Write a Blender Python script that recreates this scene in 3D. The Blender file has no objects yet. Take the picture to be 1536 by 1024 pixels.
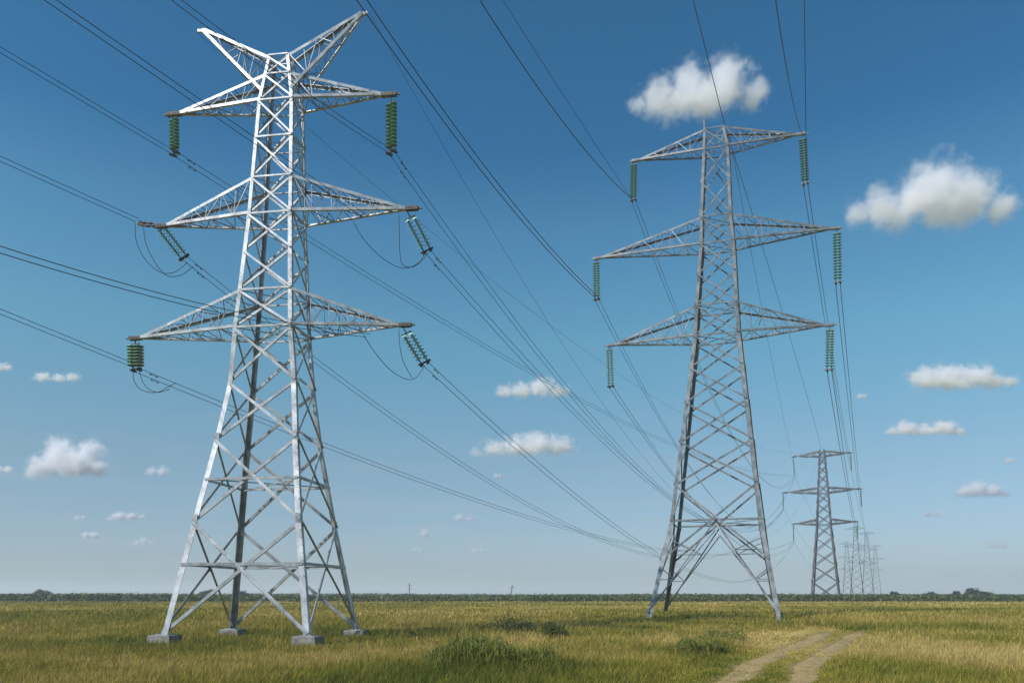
import bpy, math, random
import numpy as np
from mathutils import Vector, Matrix, Quaternion

random.seed(7)
S = bpy.context.scene
COL = S.collection
EH = 2.78                      # eye height above the ground by the near pylon
R = math.radians

# ------------------------------------------------------------------ camera
cd = bpy.data.cameras.new('camera')
cam = bpy.data.objects.new('camera', cd); COL.objects.link(cam)
cd.sensor_width = 36.0; cd.lens = 1200/1536*36
cd.shift_y = 0.1859
cd.clip_start = 0.1; cd.clip_end = 60000
cam.location = (0, 0, EH); cam.rotation_euler = (R(94.5), 0, 0)
S.camera = cam

# ------------------------------------------------------------------ light
SUN_EL, SUN_AZ = R(42), math.atan2(-.83, -.56)      # azimuth clockwise from +Y
sdir = Vector((math.sin(SUN_AZ)*math.cos(SUN_EL), math.cos(SUN_AZ)*math.cos(SUN_EL), math.sin(SUN_EL)))
ld = bpy.data.lights.new('sun', 'SUN'); ld.energy = 5.0; ld.angle = R(.5); ld.color = (1, .962, .92)
sun = bpy.data.objects.new('sun', ld); COL.objects.link(sun)
sun.rotation_euler = (-sdir).to_track_quat('-Z', 'Y').to_euler()
W = bpy.data.worlds.new('World'); S.world = W; W.use_nodes = True
nt = W.node_tree; bg = nt.nodes['Background']
sky = nt.nodes.new('ShaderNodeTexSky'); sky.sky_type = 'NISHITA'; sky.sun_disc = False
sky.sun_elevation = SUN_EL; sky.sun_rotation = SUN_AZ % (2*math.pi)
sky.altitude = 0; sky.air_density = 1.0; sky.dust_density = 0.5; sky.ozone_density = 7
# grade the sky colour by elevation (deep blue overhead, pale towards the horizon)
_tc = nt.nodes.new('ShaderNodeTexCoord'); _sp = nt.nodes.new('ShaderNodeSeparateXYZ'); nt.links.new(_tc.outputs['Generated'], _sp.inputs[0])
_rp = nt.nodes.new('ShaderNodeValToRGB'); nt.links.new(_sp.outputs['Z'], _rp.inputs[0])
_el = _rp.color_ramp.elements
for _ in range(4): _el.new(.5)
for _i, (_p, _c) in enumerate(((.0, (.33, .37, .46)), (.06, (.475, .475, .485)), (.158, (.58, .58, .485)), (.305, (.52, .76, .60)), (.42, (.39, .69, .62)), (.50, (.20, .525, .55)))):
    _el[_i].position = _p; _el[_i].color = (*_c, 1)
_mx = nt.nodes.new('ShaderNodeMix'); _mx.data_type = 'RGBA'; _mx.blend_type = 'MULTIPLY'; _mx.inputs['Factor'].default_value = 1
nt.links.new(sky.outputs[0], _mx.inputs['A']); nt.links.new(_rp.outputs[0], _mx.inputs['B'])
_sc = nt.nodes.new('ShaderNodeVectorMath'); _sc.operation = 'SCALE'; _sc.inputs['Scale'].default_value = 2.0
nt.links.new(_mx.outputs['Result'], _sc.inputs[0])
# thin milky streaks low in the sky
_mp = nt.nodes.new('ShaderNodeMapping'); _mp.inputs['Scale'].default_value = (5, 5, 42); nt.links.new(_tc.outputs['Generated'], _mp.inputs[0])
_nz = nt.nodes.new('ShaderNodeTexNoise'); _nz.inputs['Scale'].default_value = 1.6; _nz.inputs['Detail'].default_value = 7; _nz.inputs['Roughness'].default_value = .62; nt.links.new(_mp.outputs[0], _nz.inputs['Vector'])
_m1 = nt.nodes.new('ShaderNodeMapRange'); nt.links.new(_nz.outputs['Fac'], _m1.inputs['Value']); _m1.inputs['From Min'].default_value = .5; _m1.inputs['From Max'].default_value = .78; _m1.inputs['To Max'].default_value = .3
_m2 = nt.nodes.new('ShaderNodeMapRange'); nt.links.new(_sp.outputs['Z'], _m2.inputs['Value']); _m2.inputs['From Min'].default_value = .26; _m2.inputs['From Max'].default_value = .07
_m3 = nt.nodes.new('ShaderNodeMath'); _m3.operation = 'MULTIPLY'; nt.links.new(_m1.outputs[0], _m3.inputs[0]); nt.links.new(_m2.outputs[0], _m3.inputs[1])
_mw = nt.nodes.new('ShaderNodeMix'); _mw.data_type = 'RGBA'; nt.links.new(_m3.outputs[0], _mw.inputs['Factor']); nt.links.new(_sc.outputs[0], _mw.inputs['A']); _mw.inputs['B'].default_value = (4.9, 4.9, 5.2, 1)
nt.links.new(_mw.outputs['Result'], bg.inputs[0]); bg.inputs[1].default_value = .1
S.view_settings.view_transform = 'Standard'; S.view_settings.look = 'None'
S.view_settings.exposure = 0.0; S.view_settings.gamma = 1
S.cycles.volume_bounces = 10; S.cycles.max_bounces = 12; S.cycles.transparent_max_bounces = 16

# ------------------------------------------------------------------ helpers
def mat(name, build):
    m = bpy.data.materials.new(name); m.use_nodes = True
    n = m.node_tree.nodes; l = m.node_tree.links
    p = n['Principled BSDF']; build(n, l, p); return m

def noise(n, l, scale, detail=4, vec=None, rough=.55):
    t = n.new('ShaderNodeTexNoise'); t.inputs['Scale'].default_value = scale
    t.inputs['Detail'].default_value = detail; t.inputs['Roughness'].default_value = rough
    if vec is None:
        c = n.new('ShaderNodeTexCoord'); vec = c.outputs['Object']
    l.new(vec, t.inputs['Vector']); return t.outputs['Fac']

def ramp(n, l, fac, stops):
    r = n.new('ShaderNodeValToRGB'); e = r.color_ramp.elements
    while len(e) < len(stops): e.new(.5)
    for i, (p, c) in enumerate(stops): e[i].position = p; e[i].color = (*c, 1)
    l.new(fac, r.inputs[0]); return r.outputs[0]

def metal(name, c0, c1, rough=.45, met=.35, scale=1.3):
    def b(n, l, p):
        f = noise(n, l, scale, 6); f2 = noise(n, l, scale*9, 3)
        a = n.new('ShaderNodeMath'); a.operation = 'ADD'; l.new(f, a.inputs[0])
        k = n.new('ShaderNodeMath'); k.operation = 'MULTIPLY'; k.inputs[1].default_value = .35; l.new(f2, k.inputs[0])
        l.new(k.outputs[0], a.inputs[1])
        base = ramp(n, l, a.outputs[0], [(.45, c0), (.85, c1)])
        tc = n.new('ShaderNodeTexCoord').outputs['Object']; mp = n.new('ShaderNodeMapping'); mp.inputs['Scale'].default_value = (2.5, 2.5, .45); l.new(tc, mp.inputs[0])
        sf = n.new('ShaderNodeMapRange'); l.new(noise(n, l, 1.1, 7, mp.outputs[0], .7), sf.inputs['Value']); sf.inputs['From Min'].default_value = .56; sf.inputs['From Max'].default_value = .74; sf.inputs['To Max'].default_value = .6
        mx = n.new('ShaderNodeMix'); mx.data_type = 'RGBA'; l.new(sf.outputs[0], mx.inputs['Factor']); l.new(base, mx.inputs['A']); mx.inputs['B'].default_value = (c0[0]*.6, c0[1]*.58, c0[2]*.55, 1)
        l.new(mx.outputs['Result'], p.inputs['Base Color'])
        p.inputs['Metallic'].default_value = met; p.inputs['Roughness'].default_value = rough
    return mat(name, b)

M = {}
M['steel_bright'] = metal('galvanised_steel_bright', (.16, .17, .185), (.47, .485, .50), .42, .35)
M['steel_grey'] = metal('galvanised_steel_weathered', (.055, .066, .076), (.23, .255, .27), .5, .15)
M['steel_far'] = metal('galvanised_steel_dull', (.035, .04, .05), (.11, .12, .13), .6, .2, .5)
M['steel_dull'] = metal('galvanised_steel_thin_bars', (.10, .11, .13), (.30, .31, .33), .5, .35)
M['rust'] = metal('brown_rusted_steel', (.05, .04, .035), (.18, .155, .135), .75, .2, 4)
M['fitting'] = metal('dark_fitting_steel', (.03, .035, .04), (.09, .09, .09), .5, .5, 6)
M['wire'] = metal('weathered_aluminium_cable', (.03, .04, .05), (.06, .075, .09), .6, .3, .4)
def _glass(n, l, p):
    l.new(ramp(n, l, noise(n, l, 6, 2), [(.3, (.30, .58, .43)), (.75, (.58, .82, .68))]), p.inputs['Base Color'])
    p.inputs['Roughness'].default_value = .12; p.inputs['Transmission Weight'].default_value = .25
M['glass'] = mat('green_toughened_glass', _glass)
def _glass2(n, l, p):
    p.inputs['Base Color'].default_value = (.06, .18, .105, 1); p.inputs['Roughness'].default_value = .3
M['core_and_shade'] = mat('dark_green_core_and_disc_shade', _glass2)  # for the string rods, and for shade painted under the glass discs
def _conc(n, l, p):
    l.new(ramp(n, l, noise(n, l, 3, 8), [(.32, (.09, .085, .07)), (.45, (.19, .18, .16)), (.7, (.31, .30, .275))]), p.inputs['Base Color'])
    p.inputs['Roughness'].default_value = .9
    b = n.new('ShaderNodeBump'); b.inputs['Strength'].default_value = .5; b.inputs['Distance'].default_value = .03
    l.new(noise(n, l, 14, 6), b.inputs['Height']); l.new(b.outputs[0], p.inputs['Normal'])
M['concrete'] = mat('weathered_concrete', _conc)

class MB:
    """collects solid bits of one mesh"""
    def __init__(s): s.v = []; s.f = []
    def add(s, v, f):
        o = len(s.v); s.v += [tuple(x) for x in v]; s.f += [tuple(i+o for i in q) for q in f]
    def extrude(s, P, Q, prof, u, v, taper=1.0):
        n = len(prof)
        a = [P+u*x+v*y for x, y in prof]; b = [Q+u*x*taper+v*y*taper for x, y in prof]
        s.add(a+b, [(i, (i+1) % n, (i+1) % n+n, i+n) for i in range(n)]+[tuple(range(n-1, -1, -1)), tuple(range(n, 2*n))])
    def angle(s, P, Q, w, t, u, v, w2=None):
        """L-section bar: outer corner runs P-Q, flanges go along u and v"""
        P = Vector(P); Q = Vector(Q); d = (Q-P).normalized()
        u = (u-d*u.dot(d)).normalized(); v = (v-d*v.dot(d)); v = (v-u*v.dot(u)).normalized()
        w2 = w if w2 is None else w2
        s.extrude(P, Q, [(0, 0), (w, 0), (w, t), (t, t), (t, w2), (0, w2)], u, v)
    def bar(s, P, Q, w, h=None, up=Vector((0, 0, 1))):
        P = Vector(P); Q = Vector(Q); d = (Q-P).normalized(); h = h or w
        if abs(d.dot(up)) > .97: up = Vector((0, 1, 0))
        u = d.cross(up).normalized(); v = u.cross(d)
        s.extrude(P, Q, [(-w/2, -h/2), (w/2, -h/2), (w/2, h/2), (-w/2, h/2)], u, v)
    def rod(s, P, Q, r, n=8):
        P = Vector(P); Q = Vector(Q); d = (Q-P).normalized()
        u = d.orthogonal().normalized(); v = d.cross(u)
        s.extrude(P, Q, [(r*math.cos(2*math.pi*i/n), r*math.sin(2*math.pi*i/n)) for i in range(n)], u, v)
    def tube(s, pts, r, n=5):
        rings = []
        for i, p in enumerate(pts):
            d = (pts[min(i+1, len(pts)-1)]-pts[max(i-1, 0)]).normalized()
            u = d.cross(Vector((0, 0, 1)))
            if u.length < .05: u = d.cross(Vector((1, 0, 0)))
            u.normalize(); v = u.cross(d)
            rings += [p+u*r*math.cos(2*math.pi*k/n)+v*r*math.sin(2*math.pi*k/n) for k in range(n)]
        f = []
        for i in range(len(pts)-1):
            for k in range(n): f.append((i*n+k, i*n+(k+1) % n, (i+1)*n+(k+1) % n, (i+1)*n+k))
        f.append(tuple(range(n-1, -1, -1))); f.append(tuple((len(pts)-1)*n+k for k in range(n)))
        s.add(rings, f)
    def lathe(s, prof, n=16, cx=0, cy=0):
        v = []; f = []
        for r, z in prof:
            v += [(cx+r*math.cos(2*math.pi*k/n), cy+r*math.sin(2*math.pi*k/n), z) for k in range(n)]
        for i in range(len(prof)-1):
            for k in range(n): f.append((i*n+k, i*n+(k+1) % n, (i+1)*n+(k+1) % n, (i+1)*n+k))
        f.append(tuple(range(n-1, -1, -1))); f.append(tuple((len(prof)-1)*n+k for k in range(n)))
        s.add(v, f)
    def mesh(s, name, m):
        me = bpy.data.meshes.new(name); me.from_pydata(s.v, [], s.f); me.materials.append(m)
        import bmesh
        bm = bmesh.new(); bm.from_mesh(me); bmesh.ops.recalc_face_normals(bm, faces=bm.faces); bm.to_mesh(me); bm.free()
        return me
    def build(s, name, m, parent=None, smooth=False):
        me = s.mesh(name, m)
        if smooth: me.polygons.foreach_set('use_smooth', [True]*len(me.polygons))
        return link(name, me, parent)

def link(name, data, parent=None):
    o = bpy.data.objects.new(name, data); COL.objects.link(o)
    if parent is not None: o.parent = parent
    return o
def tag(o, label, cat, group=None, kind=None):
    if label: o['label'] = label
    if cat: o['category'] = cat
    if group: o['group'] = group
    if kind: o['kind'] = kind
    return o
def empty(name, loc, rz=0):
    o = link(name, None); o.location = loc; o.rotation_euler = (0, 0, rz); o.empty_display_size = .5; return o

# ------------------------------------------------------------------ terrain (heights relative to the eye, +EH = world)
_gy = np.array([-400, 0, 24, 34, 46, 51, 57, 63, 70, 90, 140, 200, 400, 5000.])
_gz = np.array([-2.9, -2.95, -2.9, -2.84, -2.78, -2.66, -2.38, -2.08, -1.88, -1.88, -1.95, -2.0, -1.95, -1.95])
rng = np.random.default_rng(11)
_lat = rng.random((64, 64))
def vnoise(x, y, s, ox=0):
    x = np.asarray(x)/s+ox; y = np.asarray(y)/s+ox*1.7
    xi = np.floor(x).astype(int); yi = np.floor(y).astype(int); fx = x-xi; fy = y-yi
    fx = fx*fx*(3-2*fx); fy = fy*fy*(3-2*fy)
    g = lambda a, b: _lat[a % 64, b % 64]
    return (g(xi, yi)*(1-fx)+g(xi+1, yi)*fx)*(1-fy)+(g(xi, yi+1)*(1-fx)+g(xi+1, yi+1)*fx)*fy
def fbm(x, y, s, o=3, ox=0):
    t = 0; a = 1; n = 0
    for i in range(o): t = t+a*vnoise(x, y, s/2**i, ox+i*9.3); n += a; a *= .5
    return t/n
def ground_z(x, y):
    x = np.asarray(x, float); y = np.asarray(y, float)
    # smoothed profile
    z = sum(np.interp(y+d, _gy, _gz) for d in (-5, -2.5, 0, 2.5, 5))/5
    z = z+(fbm(x, y, 14, 3, 5)-.5)*.22*np.clip((90-np.abs(y))/60, 0, 1)
    return z+EH
# ruts of the dirt track: centre line x(y)
def rut_x(y, side):
    c = np.interp(y, [10, 26, 34, 42, 52, 60, 80], [.2, 8.0, 11.5, 15.5, 21.0, 25.8, 37])
    w = np.interp(y, [10, 26, 42, 52], [1.25, 1.2, 1.15, 1.1])
    return c+side*w
def rut_mask(x, y):
    x = x+(vnoise(x, y, 2.3, 31)-.5)*.7
    m = 0
    for sd in (-1, 1):
        d = np.abs(x-rut_x(y, sd)); m = np.maximum(m, np.clip(1.5-d/np.interp(y, [25, 50], [.75, 1.0]), 0, 1))
    return m*np.clip((57-y)/5, 0, 1)*(.7+.3*np.clip(vnoise(x, y, 3, 17)*1.8, 0, 1))
def blob(x, y, cx, cy, rx, ry): return np.exp(-((x-cx)/rx)**2-((y-cy)/ry)**2)
def branch(x, y):
    ax, ay, bx, by = 7.5, 41.0, 21.5, 57.0
    t = np.clip(((x-ax)*(bx-ax)+(y-ay)*(by-ay))/((bx-ax)**2+(by-ay)**2), 0, 1)
    return np.clip(1.6-np.hypot(x-ax-t*(bx-ax), y-ay-t*(by-ay)-.8*np.sin(t*4))/1.3, 0, 1)
def dryness(x, y):
    """0 lush green .. 1 dry straw"""
    t = .56+(fbm(x, y*.6, 17, 4, 2)-.5)*.8+(fbm(x, y*.5, 4.5, 3, 40)-.5)*.7+(fbm(x*1.3, y*.8, .9, 2, 13)-.5)*.5*np.clip(2-y/60, 0, 1)
    t += .40*blob(x, y, 14, 44, 9, 4)+.5*blob(x, y, 20, 34, 5.5, 6)+.25*blob(x, y, -14, 33, 9, 3.5)+.28*blob(x, y, 3, 47, 9, 3)
    t -= .30*blob(x, y, -1.2, 31, 4.0, 3.2)+.42*blob(x, y, 9.6, 42, 4.6, 4.2)+.45*blob(x, y, 8.5, 34, 2.3, 5)+.35*blob(x, y, 14.3, 31, 2.2, 5)+.3*blob(x, y, 29, 45, 6, 6)
    t -= .45*blob(x, y, 26, 56, 10, 3)+.35*blob(x, y, -21, 42, 6, 4)+.3*blob(x, y, -6, 51, 12, 3)
    t -= .04*np.clip((28-y)/6, 0, 1)
    t += .5*branch(x, y)
    return np.clip(t, 0, 1)

def field_colour(n, l, dry, per=None):
    c = ramp(n, l, dry, [(0, (.085, .105, .011)), (.35, (.215, .20, .023)), (.65, (.33, .255, .055)), (1, (.47, .35, .125))])
    return c
def attr(n, name):
    a = n.new('ShaderNodeAttribute'); a.attribute_name = name; return a

# ground sheet
def grid_lines(lo, hi, near, growth, centre=0):
    out = [centre]; s = near
    while out[-1] < hi: out.append(out[-1]+s); s = s*growth if abs(out[-1]-centre) > 70 else s
    neg = [centre]; s = near
    while neg[-1] > lo: neg.append(neg[-1]-s); s = s*growth if abs(neg[-1]-centre) > 70 else s
    return np.array(sorted(set(neg+out)))
gx = grid_lines(-4000, 4000, .6, 1.12); gyv = grid_lines(-400, 4500, .6, 1.12, 36)
XX, YY = np.meshgrid(gx, gyv)
ZZ = ground_z(XX, YY)
dr = dryness(XX, YY); rm = np.where((YY < 60) & (YY > 8), rut_mask(XX, YY), 0)
ZZ -= rm*.05
me = bpy.data.meshes.new('ground')
nx, ny = len(gx), len(gyv)
idx = np.arange(nx*ny).reshape(ny, nx)
q = np.stack([idx[:-1, :-1], idx[:-1, 1:], idx[1:, 1:], idx[1:, :-1]], -1).reshape(-1, 4)
def fill(me, V, F, k):
    me.vertices.add(len(V)); me.vertices.foreach_set('co', V.astype(np.float32).ravel())
    me.loops.add(F.size); me.loops.foreach_set('vertex_index', F.astype(np.int32).ravel())
    me.polygons.add(len(F)); me.polygons.foreach_set('loop_start', np.arange(0, F.size, k, dtype=np.int32))
    me.update(calc_edges=True)
def fattr(me, name, vals):
    a = me.attributes.new(name, 'FLOAT', 'POINT'); a.data.foreach_set('value', np.asarray(vals, np.float32).ravel())
fill(me, np.stack([XX, YY, ZZ], -1).reshape(-1, 3), q, 4)
me.polygons.foreach_set('use_smooth', [True]*len(me.polygons))
fattr(me, 'dry', dr); fattr(me, 'rut', rm)
def _ground(n, l, p):
    d = attr(n, 'dry').outputs['Fac']; tc = n.new('ShaderNodeTexCoord').outputs['Object']
    a = n.new('ShaderNodeMath'); a.operation = 'MULTIPLY_ADD'; a.inputs[1].default_value = .5
    f = noise(n, l, 1.7, 8, tc, .7); l.new(f, a.inputs[0])
    s = n.new('ShaderNodeMath'); s.operation = 'SUBTRACT'; l.new(d, s.inputs[0]); s.inputs[1].default_value = .27
    l.new(s.outputs[0], a.inputs[2])
    c = field_colour(n, l, a.outputs[0])
    soil = ramp(n, l, noise(n, l, 2.5, 8, tc, .7), [(.3, (.17, .12, .05)), (.7, (.33, .24, .11))])
    mx = n.new('ShaderNodeMix'); mx.data_type = 'RGBA'
    l.new(attr(n, 'rut').outputs['Fac'], mx.inputs['Factor']); l.new(c, mx.inputs['A']); l.new(soil, mx.inputs['B'])
    l.new(mx.outputs['Result'], p.inputs['Base Color']); p.inputs['Roughness'].default_value = 1; p.inputs['Specular IOR Level'].default_value = .1
    b = n.new('ShaderNodeBump'); b.inputs['Strength'].default_value = .8; b.inputs['Distance'].default_value = .15
    l.new(noise(n, l, 5, 6, tc, .7), b.inputs['Height']); l.new(b.outputs[0], p.inputs['Normal'])
me.materials.append(mat('meadow_soil', _ground))
tag(link('ground', me), 'flat meadow of olive and straw coloured grass reaching the horizon', None, kind='structure')

# grass blades (one object)
PADS = []   # (x, y) kept clear of grass
def blades(n, y0, y1, w0, w1, h0, h1, spread, lean=.45, clump=0, taper=1.0):
    y = y0+(y1-y0)*rng.random(n)**taper
    x = (rng.random(n)-.5)*2*(y*.66+3)
    if clump:
        k = rng.integers(0, n, n//clump); cx = np.repeat(x[k], clump)[:n]; cy = np.repeat(y[k], clump)[:n]
        x = cx+rng.normal(0, spread, len(cx)); y = cy+rng.normal(0, spread, len(cy))
    n = len(x)
    d = dryness(x, y); r = np.where(y < 60, rut_mask(x, y), 0)
    hn = fbm(x, y, 3.2, 3, 60)
    keep = rng.random(n) > r*(.55+1.0*vnoise(x, y, .9, 71))
    tall = 1+.55*blob(x, y, -1.2, 31, 4, 3)+.5*blob(x, y, 9.6, 42, 4, 3.4)+.4*blob(x, y, -6, 50, 12, 2.5)
    h = (h0+(h1-h0)*rng.random(n))*(.55+.9*hn)*tall*(1-.6*r)
    mid = np.clip((3.4-np.abs(x+.8-rut_x(y, 0)))/1.2, 0, 1)*(y < 56); h *= 1-.72*mid; h *= 1-.5*branch(x, y)
    for ax, ay, rr in PADS: keep &= ((x-ax)**2+(y-ay)**2 > rr*rr)
    x, y, h, d = x[keep], y[keep], h[keep], d[keep]; n = len(x)
    z = ground_z(x, y)-.03
    an = rng.random(n)*2*np.pi; w = w0+(w1-w0)*rng.random(n)
    la = rng.random(n)*2*np.pi; ll = h*lean*rng.random(n)
    ca, sa = np.cos(an)*w/2, np.sin(an)*w/2
    lx = np.cos(la)*ll+h*.10; ly = np.sin(la)*ll
    V = np.empty((n, 5, 3))
    V[:, 0] = np.stack([x-ca, y-sa, z], -1); V[:, 1] = np.stack([x+ca, y+sa, z], -1)
    V[:, 2] = np.stack([x-ca*.75+lx*.35, y-sa*.75+ly*.35, z+h*.58], -1); V[:, 3] = np.stack([x+ca*.75+lx*.35, y+sa*.75+ly*.35, z+h*.58], -1)
    V[:, 4] = np.stack([x+lx, y+ly, z+h], -1)
    v = rng.normal(0, .17, n)
    return V.reshape(-1, 3), np.repeat(np.clip(d+v, 0, 1), 5), np.repeat(rng.random(n), 5)
def make_grass():
    Vs, Ds, Rs = [], [], []
    for a in ((360000, 20, 42, .010, .026, .18, .42, 0, .75), (110000, 20, 42, .010, .022, .26, .56, .14, .7, 8),
              (22000, 20, 60, .006, .014, .4, .85, 0, .4), (250000, 38, 68, .02, .045, .2, .42, 0, .7), (70000, 38, 72, .018, .04, .3, .6, .25, .6, 10),
              (150000, 65, 125, .05, .11, .25, .52, 0), (120000, 120, 235, .12, .28, .28, .6, 0, .5, 0, .9)):
        V, D, Q = blades(*a); Vs.append(V); Ds.append(D); Rs.append(Q)
    V = np.concatenate(Vs); n = len(V)//5
    b = np.arange(n)*5
    me = bpy.data.meshes.new('grass')
    T = np.stack([b, b+1, b+3, b, b+3, b+2, b+2, b+3, b+4], -1).reshape(-1, 3)
    fill(me, V, T, 3)
    fattr(me, 'dry', np.concatenate(Ds)); fattr(me, 'rnd', np.concatenate(Rs))
    def g(n, l, p):
        c = field_colour(n, l, attr(n, 'dry').outputs['Fac'])
        h = n.new('ShaderNodeHueSaturation'); l.new(c, h.inputs['Color'])
        m = n.new('ShaderNodeMapRange'); l.new(attr(n, 'rnd').outputs['Fac'], m.inputs['Value'])
        m.inputs['To Min'].default_value = .42; m.inputs['To Max'].default_value = 1.72; l.new(m.outputs[0], h.inputs['Value'])
        l.new(h.outputs[0], p.inputs['Base Color']); p.inputs['Roughness'].default_value = .7; p.inputs['Specular IOR Level'].default_value = .25
        tr = n.new('ShaderNodeBsdfTranslucent'); l.new(h.outputs[0], tr.inputs[0])
        mx = n.new('ShaderNodeMixShader'); mx.inputs[0].default_value = .3
        l.new(p.outputs[0], mx.inputs[1]); l.new(tr.outputs[0], mx.inputs[2]); l.new(mx.outputs[0], n['Material Output'].inputs[0])
    me.materials.append(mat('grass_blades', g))
    tag(link('grass', me), 'olive green and straw coloured grass covering the meadow', None, kind='stuff')

# dirt track as its own thin sheets in the ruts
def track():
    V, F = [], []
    ys = np.arange(8, 55.5, .4)
    for sd in (-1, 1):
        o = len(V); c = rut_x(ys, sd); wv = (.42+.3*vnoise(ys, ys, 1.7, 3))*np.clip((57-ys)/5, .12, 1)
        for k in (-1, -.4, .4, 1):
            x = c+k*wv+(vnoise(ys*1.3, ys+k*5, 1.1, 8)-.5)*.16
            z = ground_z(x, ys)-.03+(.012 if abs(k) < 1 else -.015)
            V += [(a, b, e) for a, b, e in zip(x, ys, z)]
        n = len(ys)
        for s in range(3):
            for i in range(n-1): F.append((o+s*n+i, o+(s+1)*n+i, o+(s+1)*n+i+1, o+s*n+i+1))
    me = bpy.data.meshes.new('dirt_track'); me.from_pydata(V, [], F)
    def b(n, l, p):
        l.new(ramp(n, l, noise(n, l, 2.2, 10, None, .8), [(.34, (.17, .115, .04)), (.5, (.32, .225, .085)), (.68, (.50, .37, .17))]), p.inputs['Base Color'])
        p.inputs['Roughness'].default_value = 1
        bb = n.new('ShaderNodeBump'); bb.inputs['Distance'].default_value = .06; l.new(noise(n, l, 12, 6), bb.inputs['Height']); l.new(bb.outputs[0], p.inputs['Normal'])
    me.materials.append(mat('dry_sandy_soil', b))
    tag(link('dirt_track', me), 'pale sandy two-rut track curving away through the grass', None, kind='structure')

# ------------------------------------------------------------------ pylons
def make_pylon(sp):
    X, Y, th = sp['X'], sp['Y'], sp['th']
    root = empty('lattice_pylon', (X, Y, 0), -th)
    tag(root, sp['label'], 'pylon', 'lattice pylons of the power lines')
    lev = np.array(sp['levels'])
    st = sp['steel']
    def P(z, sx, sy):
        a = np.interp(z, lev[:, 0], lev[:, 1]); b = np.interp(z, lev[:, 0], lev[:, 2]); c = np.interp(z, lev[:, 0], lev[:, 3])
        return Vector((c+sx*a, sy*b, z+EH))
    LW = lambda z: float(np.interp(z, [lev[0, 0], lev[-1, 0]], sp['leg_w']))
    BW = lambda z: float(np.interp(z, [lev[0, 0], lev[-1, 0]], sp['brace_w']))
    # legs
    for sx in (-1, 1):
        for sy in (-1, 1):
            mb = MB()
            zs = list(lev[:, 0])
            for z0, z1 in zip(zs, zs[1:]):
                mb.angle(P(z0, sx, sy), P(z1, sx, sy), LW((z0+z1)/2), .035, Vector((-sx, 0, 0)), Vector((0, -sy, 0)))
            # splice plates at the joints
            for z in zs[1:-1]:
                p = P(z, sx, sy); w = LW(z)
                mb.bar(p+Vector((-sx*w*.55, sy*.012, -w*1.3)), p+Vector((-sx*w*.55, sy*.012, w*1.3)), w*.9, .03, Vector((0, 1, 0)))
            if sp.get('bolts') and sx == 1 and sy == -1:
                z = 1.0
                while z < 31.5:
                    p = P(z, sx, sy); mb.rod(p+Vector((-.03, -.01, 0)), p+Vector((-.03, -.17, 0)), .012, 5); z += .42
            mb.build('leg', st, root)
            if sp.get('footing'):
                bw = sp['footing']; p = P(lev[0, 0], sx, sy); gzz = float(ground_z(X+math.cos(th)*p.x+math.sin(th)*p.y, Y-math.sin(th)*p.x+math.cos(th)*p.y))
                f = MB(); w = bw/2; top = p.z+.02; e = .035
                cx, cy = p.x-sx*.12, p.y-sy*.12
                v = []
                for zz, g in ((gzz-.4, 0), (top-e, 0), (top, e)):
                    v += [(cx-w+g, cy-w+g, zz), (cx+w-g, cy-w+g, zz), (cx+w-g, cy+w-g, zz), (cx-w+g, cy+w-g, zz)]
                fs = [(3, 2, 1, 0), (8, 9, 10, 11)]
                for k in (0, 4):
                    for i in range(4): fs.append((k+i, k+(i+1) % 4, k+(i+1) % 4+4, k+i+4))
                f.add(v, fs); fo = f.build('footing', M['concrete'], root)
                bp = MB(); bp.bar((cx, cy, top+.002), (cx, cy, top+.045), bw*.6, bw*.6, Vector((1, 0, 0))); bp.build('base_plate', st, fo)
                PADS.append((X+math.cos(th)*cx+math.sin(th)*cy, Y-math.sin(th)*cx+math.cos(th)*cy, w*1.05))
    faces = [((-1, -1), (1, -1), Vector((0, -1, 0))), ((1, 1), (-1, 1), Vector((0, 1, 0))), ((-1, 1), (-1, -1), Vector((-1, 0, 0))), ((1, -1), (1, 1), Vector((1, 0, 0)))]
    # X bracing: one part for each crossed pair
    for (z0, z1) in sp['panels']:
        for A, B, nrm in faces:
            w = BW((z0+z1)/2)
            mb = MB()
            for k, (s0, s1) in enumerate(((A, B), (B, A))):
                p, q_ = P(z0, *s0), P(z1, *s1)
                off = nrm*(.028 if k else -.05)
                d = (q_-p).normalized(); ins = LW((z0+z1)/2)*.3
                u = d.cross(nrm); u = u if u.z > 0 else -u
                mb.angle(p+off+d*ins-u*w/2, q_+off-d*ins-u*w/2, w, .022, u, -nrm if k == 0 else nrm*.999, w*.7)
            pc = (P(z0, *A)+P(z0, *B)+P(z1, *A)+P(z1, *B))/4; wa = (P(z0, *A)-P(z0, *B)).length; wb = (P(z1, *A)-P(z1, *B)).length
            tt = wa/(wa+wb); pc = ((P(z0, *A)+P(z0, *B))/2).lerp((P(z1, *A)+P(z1, *B))/2, tt)
            sd_ = nrm.cross(Vector((0, 0, 1)))
            mb.bar(pc+nrm*.036-sd_*w*.8, pc+nrm*.036+sd_*w*.8, .012, w*1.5)
            mb.build('cross_brace', st, root)
    for z in sp['belts']:
        mb = MB(); w = BW(z)*.9
        for A, B, nrm in faces:
            p, q_ = P(z, *A), P(z, *B); d = (q_-p).normalized()
            mb.angle(p+nrm*.055+d*.06-Vector((0, 0, w/2)), q_+nrm*.055-d*.06-Vector((0, 0, w/2)), w, .022, Vector((0, 0, 1)), -nrm, w*.7)
        if sp.get('plan', True):
            mb.bar(P(z, -1, -1)+Vector((.1, .1, 0)), P(z, 1, 1)-Vector((.1, .1, 0)), w*.5, w*.4)
            mb.bar(P(z, 1, -1)+Vector((-.1, .1, -w*.6)), P(z, -1, 1)-Vector((-.1, .1, w*.6)), w*.5, w*.4)
        mb.build('belt_frame', st, root)
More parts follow.
